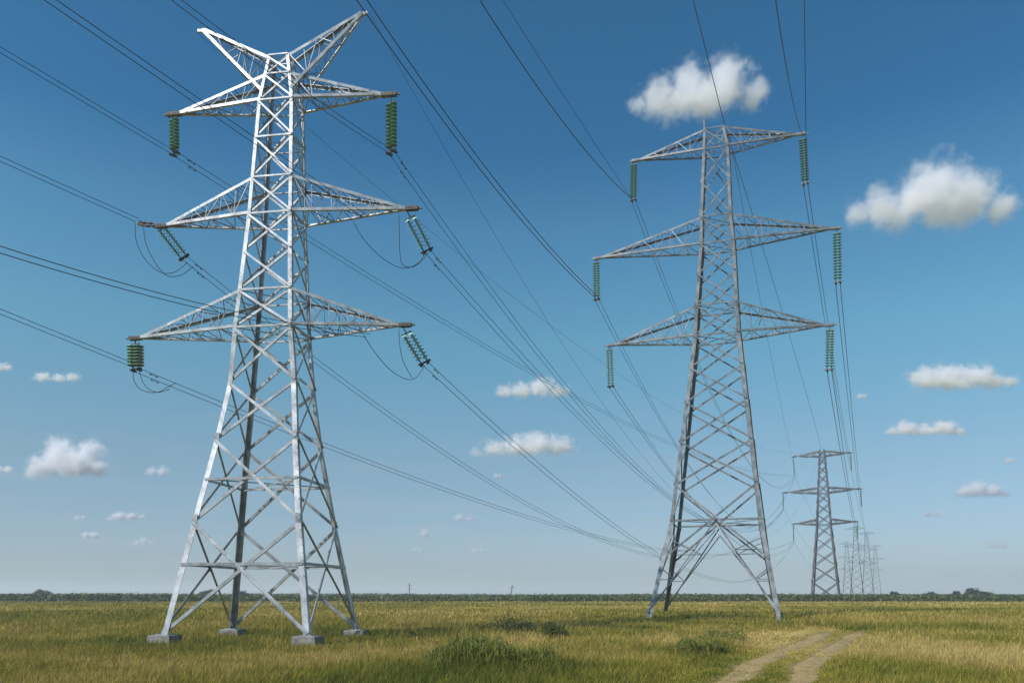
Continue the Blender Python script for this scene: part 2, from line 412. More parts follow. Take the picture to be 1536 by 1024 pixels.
    # inverted V knee bracing
    if sp.get('knee'):
        zt = sp['knee']; zb = lev[0, 0]
        for A, B, nrm in faces:
            mb = MB(); w = BW(zb)*1.0
            mid = (P(zt, *A)+P(zt, *B))/2
            for s in (A, B):
                foot = P(zb, *s)
                for dz in (0, .75):
                    d = (foot-mid).normalized(); u = d.cross(nrm)
                    m2 = mid+Vector((0, 0, -dz)); f2 = foot+Vector((0, 0, .25+dz*.4))
                    mb.angle(m2-nrm*.06, f2-nrm*.06, w*(.62 if dz == 0 else .5), .022, u, -nrm, w*.6)
                for t in (.3, .6):
                    a = mid.lerp(foot, t); zz = a.z-EH+1.1
                    mb.bar(a-nrm*.10, P(min(zz, zt), *s)-nrm*.10, w*.4)
                    mb.bar(a-nrm*.12, P(a.z-EH, *s)-nrm*.12, w*.4)
            mb.build('knee_brace', st, root)
    # crossarms
    def arm(name, zb, zt, tipx, tipz, side, np_=5, horn=False, plate=.65):
        sx = -1 if side < 0 else 1
        tip = Vector((tipx, 0, tipz+EH)); w = sp['arm_w']
        ar = empty_child(name, root)
        nb, fb, nt_, ft = P(zb, sx, -1), P(zb, sx, 1), P(zt, sx, -1), P(zt, sx, 1)
        inn = Vector((-sx*.35, 0, 0))
        tg = {(-1, 0): tip+inn+Vector((0, -.09, 0)), (1, 0): tip+inn+Vector((0, .09, 0)),
              (-1, 1): tip+inn*1.6+Vector((0, -.07, .14)), (1, 1): tip+inn*1.6+Vector((0, .07, .14))}
        for (sy, up, p) in ((-1, 0, nb), (1, 0, fb), (-1, 1, nt_), (1, 1, ft)):
            mb = MB(); mb.angle(p, tg[(sy, up)], w, .02, Vector((0, 0, 1 if up == 0 else -1)), Vector((0, -sy, 0)), w*.9)
            mb.build('chord', st, ar)
        lw = w*sp.get('lace', .27)
        for sy, b_, t_ in ((-1, nb, nt_), (1, fb, ft)):
            mb = MB()
            for i in range(np_):
                f0, f1 = i/np_, (i+1)/np_
                o = Vector((0, sy*-.05, 0))
                p0 = t_.lerp(tg[(sy, 1)], f0) if i % 2 == 0 else b_.lerp(tg[(sy, 0)], f0)
                p1 = b_.lerp(tg[(sy, 0)], f1) if i % 2 == 0 else t_.lerp(tg[(sy, 1)], f1)
                if i < np_-1:
                    mb.bar(p0+o, p1+o, lw)
                    pa = b_.lerp(tg[(sy, 0)], f1); pb = t_.lerp(tg[(sy, 1)], f1); mb.bar(pa+o*1.9, pb+o*1.9, lw*.8)
                    p2 = b_.lerp(tg[(sy, 0)], f0) if i % 2 == 0 else t_.lerp(tg[(sy, 1)], f0)
                    p3 = t_.lerp(tg[(sy, 1)], f1) if i % 2 == 0 else b_.lerp(tg[(sy, 0)], f1)
                    if sp.get('dense'): mb.bar(p2+o*2.8, p3+o*2.8, lw*.8)
            mb.build('side_lacing', M['steel_dull'], ar)
        for up in ((0, 1) if not horn else (0,)):
            mb = MB()
            for i in range(np_+1):
                f0, f1 = i/(np_+1), (i+1)/(np_+1)
                A_, B_ = (nb, fb) if up == 0 else (nt_, ft)
                a0 = A_.lerp(tg[(-1, up)], f0); a1 = A_.lerp(tg[(-1, up)], f1); b0 = B_.lerp(tg[(1, up)], f0); b1 = B_.lerp(tg[(1, up)], f1)
                o = Vector((0, 0, .03 if up == 0 else -.05))
                if i % 2: mb.bar(a0+o, b1+o, lw)
                else: mb.bar(b0+o, a1+o, lw)
                if i < np_: mb.bar(a1+o*2.5, b1+o*2.5, lw*.8)
            mb.build('plan_lacing' if up == 0 else 'top_lacing', M['steel_dull'], ar)
        if not horn:
            mb = MB(); mb.bar(tip+Vector((-sx*plate, 0, .05)), tip+Vector((sx*.12, 0, .05)), .30, .20)
            mb.bar(tip+Vector((-sx*plate*.7, 0, -.055)), tip+Vector((sx*.05, 0, -.055)), .12, .10)
            for k in range(4): mb.rod(tip+Vector((-sx*(.1+k*plate*.25), -.18, .05)), tip+Vector((-sx*(.1+k*plate*.25), .18, .05)), .03, 6)
            mb.bar(tip+Vector((sx*.02, 0, .03)), tip+Vector((sx*.34, 0, .03)), .10, .07)
            mb.build('tip_plate', M['rust'] if sp.get('rust', True) else (M['steel_dull'] if st is not M['steel_far'] else st), ar)
        else:
            mb = MB(); mb.bar(tip+Vector((-sx*.5, 0, -.02)), tip+Vector((-sx*.12, 0, .03)), .16, .16); mb.build('tip_plate', st, ar)
    for a in sp['arms']:
        zb, zt, tz, l_, r_ = a[:5]
        arm('crossarm', zb, zt, -l_, tz, -1, *(a[5:]))
        arm('crossarm', zb, zt, r_, tz, 1, *(a[5:]))
    if sp.get('horn'):
        zb, zt, tz, l_, r_ = sp['horn']
        arm('earth_wire_horn', zb, zt, -l_, tz, -1, 5, True)
        arm('earth_wire_horn', zb, zt, r_, tz, 1, 5, True)
    if sp.get('spike'):
        mb = MB(); p = P(lev[-1, 0], -1, -1); mb.bar(p+Vector((.08, .08, -.8)), p+Vector((.08, .08, sp['spike'])), .16)
        mb.build('peak_spike', st, root)
    return root
def empty_child(name, parent):
    o = link(name, None, parent); return o

T1 = dict(X=-14.043, Y=46.154, th=.1428, steel=M['steel_bright'],
    label='bright near pylon on four concrete blocks, two horns spreading from its top',
    levels=[(-2.138, 4.134, 3.844, -.005), (4.039, 3.143, 2.739, -.085), (8.773, 2.45, 1.884, -.062), (12.163, 2.031, 1.446, .004), (15.361, 1.782, 1.439, -.055),
            (22.25, 1.369, 1.103, .046), (29.329, 1.103, .857, .122), (32.453, .656, .42, .037)],
    bolts=True, leg_w=(.34, .17), brace_w=(.19, .09), footing=1.25, arm_w=.17, lace=.26, dense=False,
    panels=[(-2.05, 4.04), (4.04, 8.77), (8.77, 12.16), (12.16, 15.36), (15.36, 17.6), (17.6, 20.0), (20.0, 22.25), (22.25, 24.5), (24.5, 27.0), (27.0, 29.33), (29.33, 31.1), (31.1, 32.3)],
    belts=[1.67, 6.45, 15.36, 17.6, 22.25, 24.5, 27.0, 29.33, 31.1, 32.4],
    arms=[(15.36, 17.6, 15.45, 9.13, 8.22, 6), (22.25, 24.5, 22.37, 7.69, 8.56, 6), (29.33, 31.1, 29.45, 7.19, 7.17, 5, False, .8)],
    horn=(30.0, 32.4, 34.73, 5.56, 5.57))
make_pylon(T1)
T2 = dict(X=18.094, Y=68.966, th=.3014, steel=M['steel_grey'],
    label='tall grey pylon right of centre, three crossarms and a short spike on top',
    levels=[(-1.95, 5.2, 5.7, -.55), (6.239, 3.724, 3.179, -.296), (22.512, 1.951, 1.487, .015), (25.205, 1.797, 1.45, .04), (30.766, 1.487, 1.24, .202), (33.271, 1.343, 1.1, .125), (39.58, 1.127, .851, .229), (41.611, .91, .7, .102)],
    leg_w=(.36, .22), brace_w=(.17, .10), footing=.8, arm_w=.17, rust=False, dense=False, knee=6.1,
    panels=[(2.85, 9.3), (9.3, 13), (13, 16.5), (16.5, 19.6), (19.6, 22.5), (22.5, 25.2), (25.2, 28), (28, 30.77), (30.77, 33.27), (33.27, 36.4), (36.4, 39.58), (39.58, 41.5)],
    belts=[6.24, 22.5, 25.2, 30.77, 33.27, 39.58, 41.5],
    arms=[(22.51, 25.2, 22.75, 9.72, 9.49, 7), (30.77, 33.27, 31.12, 10.9, 10.23, 7), (39.58, 41.5, 39.95, 7.22, 7.68, 5)], spike=.75)
make_pylon(T2)
T3 = dict(X=86.2, Y=220.2, th=.4415, steel=M['steel_far'],
    label='small distant pylon standing at the scrub edge right of the tall grey pylon',
    levels=[(-2.1, 3.78, 3.95, -.09), (19.279, 1.941, 1.9, -.022), (27.991, 1.464, 1.4, .032), (38.256, .829, .85, .067), (40.403, .683, .6, .037)],
    leg_w=(.42, .30), brace_w=(.24, .18), footing=1.2, arm_w=.34, rust=False, lace=.5, plan=False,
    panels=[(-2, 3.5), (3.5, 8), (8, 12), (12, 15.8), (15.8, 19.28), (19.28, 22.3), (22.3, 25.2), (25.2, 28), (28, 30.7), (30.7, 33.3), (33.3, 35.8), (35.8, 38.2), (38.2, 40.3)],
    belts=[19.28, 28, 38.2],
    arms=[(19.28, 21.0, 19.81, 8.25, 8.75, 3), (27.99, 29.8, 28.74, 10.69, 9.83, 3), (38.26, 40.0, 38.81, 7.83, 7.71, 3)])
t3 = make_pylon(T3)
def copy_tree(o, parent=None):
    c = o.copy(); COL.objects.link(c); c.parent = parent
    for ch in KIDS.get(o.name, []): copy_tree(ch, c)
    return c
KIDS = {}
for o in bpy.data.objects:
    if o.parent: KIDS.setdefault(o.parent.name, []).append(o)
GHOST = [(138.5, 331, .81, 'faint hazy pylon on the horizon, nearest one right of the small distant pylon'),
         (222, 500, .98, 'faint hazy pylon on the horizon, third from the small distant pylon'),
         (271, 600, .95, 'rightmost and farthest faint pylon on the horizon'),
         (176, 420, .82, 'very faint pylon on the horizon behind the right crossarm tips of the small distant pylon')]
GHOST = [(142, 330, .72, 'faint hazy pylon on the horizon, second along from the small distant pylon'),
         (222, 500, .99, 'faint hazy pylon on the horizon, third along from the small distant pylon'),
         (275, 605, .95, 'rightmost and farthest of the faint pylons on the horizon'),
         (201, 480, .80, 'leftmost of the four faint hazy pylons, just right of the small distant pylon')]
T4 = dict(T3); T4.update(X=201., Y=480., th=.44, label='x', leg_w=(.24, .14), brace_w=(.12, .08), arm_w=.12, arms=[(a_[0], a_[1], a_[2], a_[3]*.62, a_[4]*.62, 3) for a_ in T3['arms']])
del KIDS
t4 = make_pylon(T4)
KIDS = {}
for o in bpy.data.objects:
    if o.parent: KIDS.setdefault(o.parent.name, []).append(o)
for gi, (gx_, gy_, s_, lab) in enumerate(GHOST):
    c = copy_tree(t4) if gi else t4; c.location = (gx_, gy_, (1-s_)*(.75)); c.scale = (s_, s_, s_); c['label'] = lab

# ------------------------------------------------------------------ insulators
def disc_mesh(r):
    me = _disc(r); me.materials.append(M['fitting']); me.materials.append(M['core_and_shade'])
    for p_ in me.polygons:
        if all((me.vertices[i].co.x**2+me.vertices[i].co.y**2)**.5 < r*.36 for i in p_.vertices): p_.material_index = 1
        elif p_.normal.z < -.25: p_.material_index = 2  # downward faces coloured darker green, shade painted onto the disc underside
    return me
def _disc(r):
    mb = MB(); h = r*.42
    mb.lathe([(.05, 0), (.085, -.01), (.09, -h*.35), (r*.55, -h*.42), (r*.93, -h*.66), (r, -h*.86), (r*.97, -h*.92), (r*.8, -h*.78), (r*.62, -h*.82), (r*.45, -h*.66), (r*.3, -h*.75), (.04, -h*.6)], 14)
    me = mb.mesh('glass_disc', M['glass']); me.polygons.foreach_set('use_smooth', [True]*len(me.polygons)); return me
DM = {}
def insulator(a, b, n, r, gap, label, simple=False, mode='lateral', th=0):
    a = Vector(a)+Vector((0, 0, EH)); b = Vector(b)+Vector((0, 0, EH))
    L = (b-a).length; q = Vector((0, 0, -1)).rotation_difference((b-a).normalized())
    zr = Quaternion((0, 0, 1), th)
    root = link('insulator_string', None); root.location = a; root.rotation_mode = 'QUATERNION'; root.rotation_quaternion = q@zr
    tag(root, label, 'insulator', 'insulator strings hanging from the pylon crossarms')
    if simple:
        mb = MB()
        for k in range(9):
            z = -.4-k*(L-.8)/9; mb.lathe([(.1, z), (r, z-.18), (.12, z-.3)], 8)
        mb.build('disc_string', M['core_and_shade'], root); mb = MB(); mb.rod((0, 0, .1), (0, 0, -L), .05, 6); mb.build('hanger_rod', M['fitting'], root)
        return root
    top = .28 if L > 2.2 else .16
    bot = .18
    mb = MB(); mb.rod((0, 0, .1), (0, 0, -top), .035, 6); mb.bar((-gap/2-.12, 0, -top), (gap/2+.12, 0, -top), .07, .05); mb.build('top_yoke', M['fitting'], root)
    mb = MB(); mb.bar((-gap/2-.2, 0, -L+.03), (gap/2+.2, 0, -L+.03), .10, .09)
    for s in (-1, 1):
        mb.bar((s*gap/2, -.24, -L-.04), (s*gap/2, .24, -L-.04), .10, .12)
        mb.rod((s*gap/2, 0, -L+.22), (s*gap/2, 0, -L), .04, 6)
    mb.build('suspension_clamp', M['fitting'], root)
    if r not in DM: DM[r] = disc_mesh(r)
    step = (L-top-bot-.05)/n
    core_and_shade = None
    for s in (-1, 1):
        if core_and_shade is None:
            mb = MB(); mb.rod((0, 0, -top), (0, 0, -L+bot), .055, 8); core_and_shade = mb.mesh('disc_string', M['core_and_shade'])
        st = link('disc_string', core_and_shade, root); st.location = (s*gap/2, 0, -.03*s)
        for k in range(n):
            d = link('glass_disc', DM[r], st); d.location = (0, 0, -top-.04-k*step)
A = {"1TL": [[-20.85, 47.18, 29.52], [-20.73, 47.18, 27.03], 9], "1TR": [[-7.13, 45.13, 29.23], [-7.09, 45.13, 25.94], 12], "1ML": [[-21.5, 47.25, 22.41], [-20.48, 48.45, 21.0], 8], "1MR": [[-6.05, 44.94, 22.13], [-5.04, 46.14, 20.4], 8], "1LL": [[-22.84, 47.45, 15.31], [-22.74, 47.45, 13.58], 7], "1LR": [[-6.22, 44.98, 15.25], [-5.14, 46.18, 13.62], 8],
     "2TL": [[11.25, 71.05, 39.9], [11.18, 71.11, 36.26], 14], "2TR": [[25.3, 66.72, 39.8], [25.4, 66.69, 35.5], 16], "2ML": [[7.82, 72.15, 31.05], [7.85, 72.2, 27.3], 14], "2MR": [[27.7, 65.97, 31.0], [27.61, 65.93, 26.4], 16], "2LL": [[8.92, 71.82, 22.7], [9.02, 71.85, 19.0], 14], "2LR": [[26.95, 66.2, 22.65], [26.74, 66.15, 18.9], 14],
     "3TL": [[79.3, 223.45, 38.7], [79.7, 223.55, 33.53], 1], "3TR": [[92.9, 217, 38.7], [92.85, 216.91, 33.82], 1], "3ML": [[76.7, 224.7, 28.7], [76.64, 224.77, 24.22], 1], "3MR": [[94.9, 216.1, 28.7], [94.86, 216.0, 23.82], 1], "3LL": [[78.95, 223.63, 19.7], [78.95, 223.73, 14.9], 1], "3LR": [[93.9, 216.56, 19.7], [93.7, 216.46, 15.14], 1]}
side = {'L': 'left', 'R': 'right'}; lvl = {'T': 'top', 'M': 'middle', 'L': 'lowest'}
pyl = {'1': 'bright horned pylon', '2': 'tall grey pylon', '3': 'small distant pylon'}
extra = {'1TL': 'short upright', '1TR': 'long upright', '1ML': 'slanting', '1MR': 'slanting', '1LL': 'short stubby', '1LR': 'slanting'}
for k, (a, b, n) in A.items():
    e = extra.get(k, 'long slim' if k[0] == '2' else 'thin dark')
    lab = f"{e} green insulator pair, {lvl[k[1]]} {side[k[2]]} crossarm of the {pyl[k[0]]}"
    if k[0] == '3': lab = f"thin dark insulator string under the {lvl[k[1]]} {side[k[2]]} crossarm of the {pyl[k[0]]}"
    r = {'1': .21, '2': .185, '3': .26}[k[0]]
    if k == '1LL': r = .33
    g = .42 if k == '1LL' else (.44 if k[0] == '1' else .36)
    insulator(a, b, n, r, g, lab, k[0] == '3', th={'1': -.75, '2': -.7, '3': 0}[k[0]] if k not in ('1LL', '1ML', '1MR', '1LR') else -.3)

# ------------------------------------------------------------------ cables
def curve_pts(Pa, Q, d, n=110, ymin=-12):
    Pa = np.array(Pa); Q = np.array(Q); t = np.linspace(0, 1, n)[:, None]**(1.6 if Q[1] > Pa[1] else 1.3)
    w = Pa+(Q-Pa)*t; w[:, 2] -= 4*d*(t*(1-t))[:, 0]; w = w[w[:, 1] > ymin]
    return [Vector((a, b, c+EH)) for a, b, c in w]
def cable(Pa, Q, d, r, label, group, oa=(0, 0, 0), ob=None, name='power_cable', damp=None):
    Pa = np.array(Pa)+oa; Q = np.array(Q)+(oa if ob is None else ob)
    mb = MB(); mb.tube(curve_pts(Pa, Q, d), r, 6); o = mb.build(name, M['wire'], None, True)
    tag(o, label, 'cable', group)
    if damp:
        pts = curve_pts(Pa, Q, d, 400)
        for s_ in damp:
            acc = 0
            for i in range(len(pts)-1):
                acc += (pts[i+1]-pts[i]).length
                if acc > s_: break
            dd = (pts[i+1]-pts[i]).normalized(); c_ = pts[i]+Vector((0, 0, -.09))
            mb = MB(); mb.rod(c_-dd*.22, c_+dd*.22, .012, 5); mb.rod(c_-dd*.27, c_-dd*.15, .04, 7); mb.rod(c_+dd*.15, c_+dd*.27, .04, 7); mb.rod(c_, c_+Vector((0, 0, .09)), .02, 5)
            mb.build('vibration_damper', M['fitting'], o)
Wd = {"1TLo": [[-20.73, 47.18, 27.03], [79.7, 223.55, 33.6], 5.5], "1TRo": [[-7.09, 45.13, 25.94], [79.9, 223.5, 33.5], 18.5], "1MLo": [[-20.48, 48.45, 21.0], [76.64, 224.77, 24.3], 16.5], "1MRo": [[-5.04, 46.14, 20.4], [76.8, 224.7, 24.2], 11.0], "1LLo": [[-22.74, 47.45, 13.58], [78.95, 223.73, 15], 7.0], "1LRo": [[-5.14, 46.18, 13.62], [79.1, 223.7, 14.9], 12],
      "1TLi": [[-20.73, 47.18, 27.03], [-91.32, -85.17, 31.03], 0.5], "1MLi": [[-22.7, 46.75, 22.59], [-92.09, -85.1, 25.41], 1.5], "1LLi": [[-22.74, 47.45, 13.78], [-93.33, -84.9, 29.58], 0.0], "1TRi": [[-7.09, 45.13, 25.94], [-77.69, -87.22, 84.94], 19.0], "1MRi": [[-8.58, 45.2, 22.04], [-76.64, -87.41, 23.03], 0.0], "1LRi": [[-8.32, 45.2, 14.94], [-76.81, -87.37, 74.22], 23.5]}
pk = {'T': 'top', 'M': 'middle', 'L': 'lowest'}
for k, (a, b, d) in Wd.items():
    for j, nm in enumerate(('upper', 'lower')):
        s = 1 if j == 0 else -1
        off = np.array([.13*s, 0, .11*s])
        if k.endswith('o'):
            lab = f"{nm} outgoing cable of the pair at the {pk[k[1]]} {side[k[2]]} insulator of the bright pylon"
            cable(a, b, d, .018, lab, 'cables leaving the bright pylon for the horizon', off, damp=(1.1,) if s == 1 else (1.5,))
        else:
            lab = f"{nm} incoming cable of the pair at the {pk[k[1]]} {side[k[2]]} crossarm of the bright pylon"
            cable(a, b, d, .017, lab, 'cables reaching the bright pylon from the left', off*.8)
cable([-8.53, 45.36, 34.73], [85.9, 220.2, 40.2], 28, .012, 'very thin earth wire leaving the right horn tip of the bright pylon', 'thin earth wires', name='earth_wire')
cable([-19.55, 46.95, 34.73], [85.4, 220.4, 40.2], 9, .012, 'very thin earth wire leaving the left horn tip of the bright pylon', 'thin earth wires', name='earth_wire')
for k, a, b, d, lab, r in (
    ('x', [11.18, 71.11, 36.26], [-49.98, -65.85, 93.26], 23.0, 'thick cable from the top left insulator of the tall grey pylon up past centre', .034),
    ('x', [11.05, 71.0, 36.3], [-44.45, -68.19, 31.26], 3.5, 'thinner right hand cable from the top left insulator of the tall grey pylon', .018),
    ('x', [7.72, 72.1, 27.4], [-53.32, -64.76, 87.66], 17.5, 'left cable of the pair passing the right horn tip down to the middle left insulator', .03),
    ('x', [8.0, 72.2, 27.5], [-52.7, -64.9, 88.3], 17.5, 'right cable of the pair passing the right horn tip down to the middle left insulator', .03),
    ('x', [19.14, 68.9, 42.1], [-42.03, -68.06, 67.17], 1.0, 'single cable rising from the peak of the tall grey pylon', .034),
    ('x', [25.5, 66.69, 35.5], [-26.04, -74.22, 95.5], 0.0, 'cable ending at the foot of the top right insulator of the grey pylon', .028),
    ('x', [25.2, 66.69, 40.1], [-33.08, -71.47, 95.24], 31.0, 'cable ending on the top right crossarm tip of the grey pylon', .028)):
    cable(a, b, d, r, lab, 'cables coming down to the tall grey pylon')
W2 = {'TL': 12, 'ML': 12, 'LL': 8.5, 'TR': 1.5, 'MR': 1.5, 'LR': 1.0}
for k, d in W2.items():
    a = A['2'+k][1]; b = A['3'+k][1]
    for j, nm in enumerate(('left', 'right')):
        s = 1 if j else -1
        cable(a, b, d+(.5*j), .021 if k[1] == 'L' else .028, f"{nm} outgoing cable of the pair at the {pk[k[0]]} {side[k[1]]} insulator of the grey pylon", 'cables between the grey pylon and the distant pylon', (.2*s, 0, 0))
    c = [219.0+(5.5 if k[1] == 'R' else -8), 497+(-3 if k[1] == 'R' else 4), {'T': 37, 'M': 27, 'L': 18}[k[0]]]
    cable(b, c, 11, .028, f"thin cable beyond the {pk[k[0]]} {side[k[1]]} insulator of the small distant pylon", 'cables beyond the small distant pylon')
cable([19.14, 68.9, 42.1], [86.04, 220.0, 40.6], -1.2, .03, 'earth wire joining the heads of the grey pylon and the small distant pylon', 'thin earth wires', name='earth_wire')
cable([19.6, 69.2, 41.6], [79.1, 223.5, 38.8], 1.6, .02, 'thin wire ending on the top left crossarm tip of the small distant pylon', 'thin earth wires', name='earth_wire')
JP = {'jML0': [[-22.8, 46.8, 22.49], [-22.76, 46.9, 21.41], [-22.34, 47.2, 20.37], [-21.56, 47.6, 19.7], [-20.83, 48.0, 19.87], [-20.2, 48.4, 20.67]],
'jML1': [[-22.35, 46.9, 22.33], [-22.24, 47.0, 21.37], [-21.94, 47.3, 20.5], [-21.32, 47.8, 19.62], [-20.58, 48.2, 19.74], [-19.94, 48.6, 20.46]],
'jMR0': [[-9.33, 45.1, 21.79], [-8.58, 45.3, 20.6], [-7.56, 45.6, 19.68], [-6.5, 45.9, 19.24], [-5.66, 46.1, 19.57], [-5.08, 46.2, 20.39]],
'jMR1': [[-6.6, 45.0, 22.2], [-6.56, 45.1, 20.99], [-6.56, 45.4, 19.92], [-6.41, 45.8, 19.36], [-5.75, 46.1, 19.45], [-5.0, 46.3, 20.3]],
'jLL0': [[-22.91, 47.4, 13.49], [-22.77, 47.5, 12.73], [-22.32, 47.7, 12.33], [-21.6, 47.9, 12.3], [-21.09, 48.2, 12.71], [-20.74, 48.5, 13.05]],
'jLL1': [[-22.51, 47.4, 13.53], [-22.33, 47.5, 12.86], [-22.0, 47.7, 12.42], [-21.56, 48.0, 12.33], [-21.0, 48.3, 12.6]],
'jLR0': [[-8.57, 45.1, 14.95], [-7.94, 45.3, 13.99], [-7.09, 45.6, 13.05], [-6.23, 45.9, 12.58], [-5.63, 46.1, 12.72], [-5.14, 46.2, 13.46]],
'jLR1': [[-6.52, 45.0, 15.27], [-6.45, 45.1, 14.24], [-6.25, 45.4, 13.35], [-5.86, 46.0, 12.69]]}
def smooth_path(p, n=8):
    p = [Vector(x)+Vector((0, 0, EH)) for x in p]; out = []
    q = [p[0]*2-p[1]]+p+[p[-1]*2-p[-2]]
    for i in range(1, len(q)-2):
        for k in range(n):
            t = k/n; a, b, c, d = q[i-1], q[i], q[i+1], q[i+2]
            out.append(.5*((2*b)+(c-a)*t+(2*a-5*b+4*c-d)*t*t+(3*b-a-3*c+d)*t**3))
    out.append(p[-1]); return out
for k, p in JP.items():
    mb = MB(); mb.tube(smooth_path(p), .02, 6); o = mb.build('jumper_cable', M['wire'], None, True)
    w = 'outer' if k[3] == '0' else 'inner'
    tag(o, f"{w} hanging jumper loop below the {pk[k[1]]} {side[k[2]]} crossarm of the bright pylon", 'cable', 'jumper loops on the bright pylon')
# brown strain fitting beyond the middle left tip
def strain():
    root = link('strain_fitting', None); root.location = (-21.6, 47.2, 22.4+EH)
    tag(root, 'rusty brown forked strain fitting on the middle left tip of the bright pylon', 'fitting')
    for s in (-1, 1):
        mb = MB(); pts = [Vector((0, 0, .05)), Vector((-.35, .12*s, .10+.14*s)), Vector((-.75, .16*s, .13+.17*s)), Vector((-1.05, .12*s, .18+.10*s)), Vector((-1.2, 0, .22+.05*s))]
        mb.tube(pts, .055, 8)
        for a, b in zip(pts[1:], pts[2:]): mb.rod(a.lerp(b, .3), a.lerp(b, .75), .095, 8)
        mb.build('strain_arm', M['rust'], root)
    mb = MB(); mb.bar((-1.12, 0, .08), (-1.12, 0, .36), .14, .12); mb.build('yoke_plate', M['rust'], root)
strain()

# ------------------------------------------------------------------ vegetation
def leafcloud(centres, radii, per, size, zs=1.0, up=.35, wid=.45):
    """leaf quads spread in blobs -> verts, faces"""
    out = []
    for c, r in zip(centres, radii):
        d = rng.normal(size=(per, 3)); d /= np.linalg.norm(d, axis=1)[:, None]
        rad = rng.random(per)**.4
        p = c+d*rad[:, None]*np.array(r)
        out.append(p)
    p = np.concatenate(out); n = len(p)
    a = rng.normal(size=(n, 3)); a[:, 2] += up*rng.random(n); a /= np.linalg.norm(a, axis=1)[:, None]
    b = np.cross(a, rng.normal(size=(n, 3))); b /= np.linalg.norm(b, axis=1)[:, None]
    s = size*(.5+rng.random(n))[:, None]
    V = np.stack([p-a*s, p+b*s*wid, p+a*s, p-b*s*wid], 1)
    return V.reshape(-1, 3), n
def leaf_mat(name, c0, c1):
    def b(n, l, p):
        h = n.new('ShaderNodeHueSaturation')
        c = ramp(n, l, noise(n, l, .12, 5, None, .7), [(.35, c0), (.65, c1)]); l.new(c, h.inputs['Color'])
        m = n.new('ShaderNodeMapRange'); l.new(attr(n, 'rnd').outputs['Fac'], m.inputs['Value'])
        m.inputs['To Min'].default_value = .6; m.inputs['To Max'].default_value = 1.5; l.new(m.outputs[0], h.inputs['Value'])
        l.new(h.outputs[0], p.inputs['Base Color']); p.inputs['Roughness'].default_value = .6
        tr = n.new('ShaderNodeBsdfTranslucent'); l.new(h.outputs[0], tr.inputs[0])
        mx = n.new('ShaderNodeMixShader'); mx.inputs[0].default_value = .25
        l.new(p.outputs[0], mx.inputs[1]); l.new(tr.outputs[0], mx.inputs[2]); l.new(mx.outputs[0], n['Material Output'].inputs[0])
    return mat(name, b)
M['scrub'] = leaf_mat('distant_scrub_leaves', (.035, .058, .014), (.105, .13, .03))
M['dark_leaf'] = leaf_mat('dark_tree_leaves', (.018, .04, .012), (.045, .075, .02))
M['bush'] = leaf_mat('bush_leaves', (.095, .12, .014), (.25, .25, .04))
M['dark_bush'] = leaf_mat('dark_bush_leaves', (.045, .065, .012), (.11, .125, .025))
M['bark'] = metal('grey_brown_bark', (.05, .04, .03), (.14, .11, .08), .9, 0, 3)
def leaf_obj(name, V, n, m, parent=None, loc=None):
    me = bpy.data.meshes.new(name); fill(me, V, np.arange(n*4).reshape(-1, 4), 4)
    fattr(me, 'rnd', np.repeat(rng.random(n), 4)); me.materials.append(m)
    o = link(name, me, parent)
    if loc: o.location = loc
    return o
# distant scrub belt: one mass
def scrub():
    n = 5200
    y = 207+rng.random(n)**1.8*330; x = (rng.random(n)-.5)*2*(y*.72+25)
    hh = .8+.75*fbm(x, y, 60, 3, 22)+.18*rng.random(n)
    hh *= np.where(x < -60, 1.1, 1.0)*(1+(y-205)/900)
    w = 1.6+2.2*rng.random(n)
    C = np.stack([x, y, ground_z(x, y)+hh*.75], -1)
    V, k = leafcloud(C, np.stack([w, w, hh*.85], -1), 46, .42)
    o = leaf_obj('scrub_belt', V, k, M['scrub'])
    tag(o, 'low green scrub massed along the horizon behind the meadow', None, kind='stuff')
    # low continuous darker front edge
scrub()
def tree(x, y, h, w, label, m='dark_leaf', group='trees standing above the horizon scrub'):
    z = float(ground_z(x, y)); root = empty('tree', (x, y, z)); tag(root, label, 'tree', group)
    mb = MB(); top = Vector((w*.04, 0, h*.55))
    for i in range(4):
        a, b = i/4, (i+1)/4; mb.rod(Vector((0, 0, -.1)).lerp(top, a), Vector((0, 0, -.1)).lerp(top, b), .16*h/4*(1-.5*b), 7)
    for k in range(5):
        an = k*1.3; mb.rod(top*(.5+.1*k), Vector((math.cos(an)*w*.3, math.sin(an)*w*.3, h*(.6+.05*k))), .04*h/4, 5)
    mb.build('trunk', M['bark'], root)
    n = 16; cs = []; rs = []
    for i in range(n):
        an = rng.random()*6.28; rr = rng.random()**.6*w*.38; zz = h*(.35+.5*rng.random()*(1-rr/w))
        cs.append((math.cos(an)*rr, math.sin(an)*rr, zz)); r0 = w*(.13+.1*rng.random()); rs.append((r0, r0, r0*.75))
    V, k = leafcloud(np.array(cs), np.array(rs), 110, .26*h/4.5); leaf_obj('crown', V, k, M[m], root)
for a in ((172, 300, 5.0, 6.5, 'broad dark tree rising above the horizon scrub near the right edge'),
          (179, 303, 4.4, 5, 'dark tree touching the right side of the broad dark tree near the right edge'),
          (143.5, 300, 4.2, 3.6, 'small lone pointed tree on the horizon right of the faint pylons'),
          (156, 300, 3.7, 6, 'low dark tree between the pointed tree and the broad dark tree'),
          (164.5, 298, 3.9, 5, 'low dark tree just left of the broad dark tree on the horizon')):
    tree(*a)
for a in ((-170, 290, 4.3, 7, 'leftmost green tree above the scrub on the left horizon'),
          (-108, 285, 4.5, 6, 'green tree on the horizon seen behind the far left leg of the bright pylon'),
          (-94, 280, 4.2, 5, 'small green tree on the horizon seen between the legs of the bright pylon')):
    tree(*a, m='scrub')
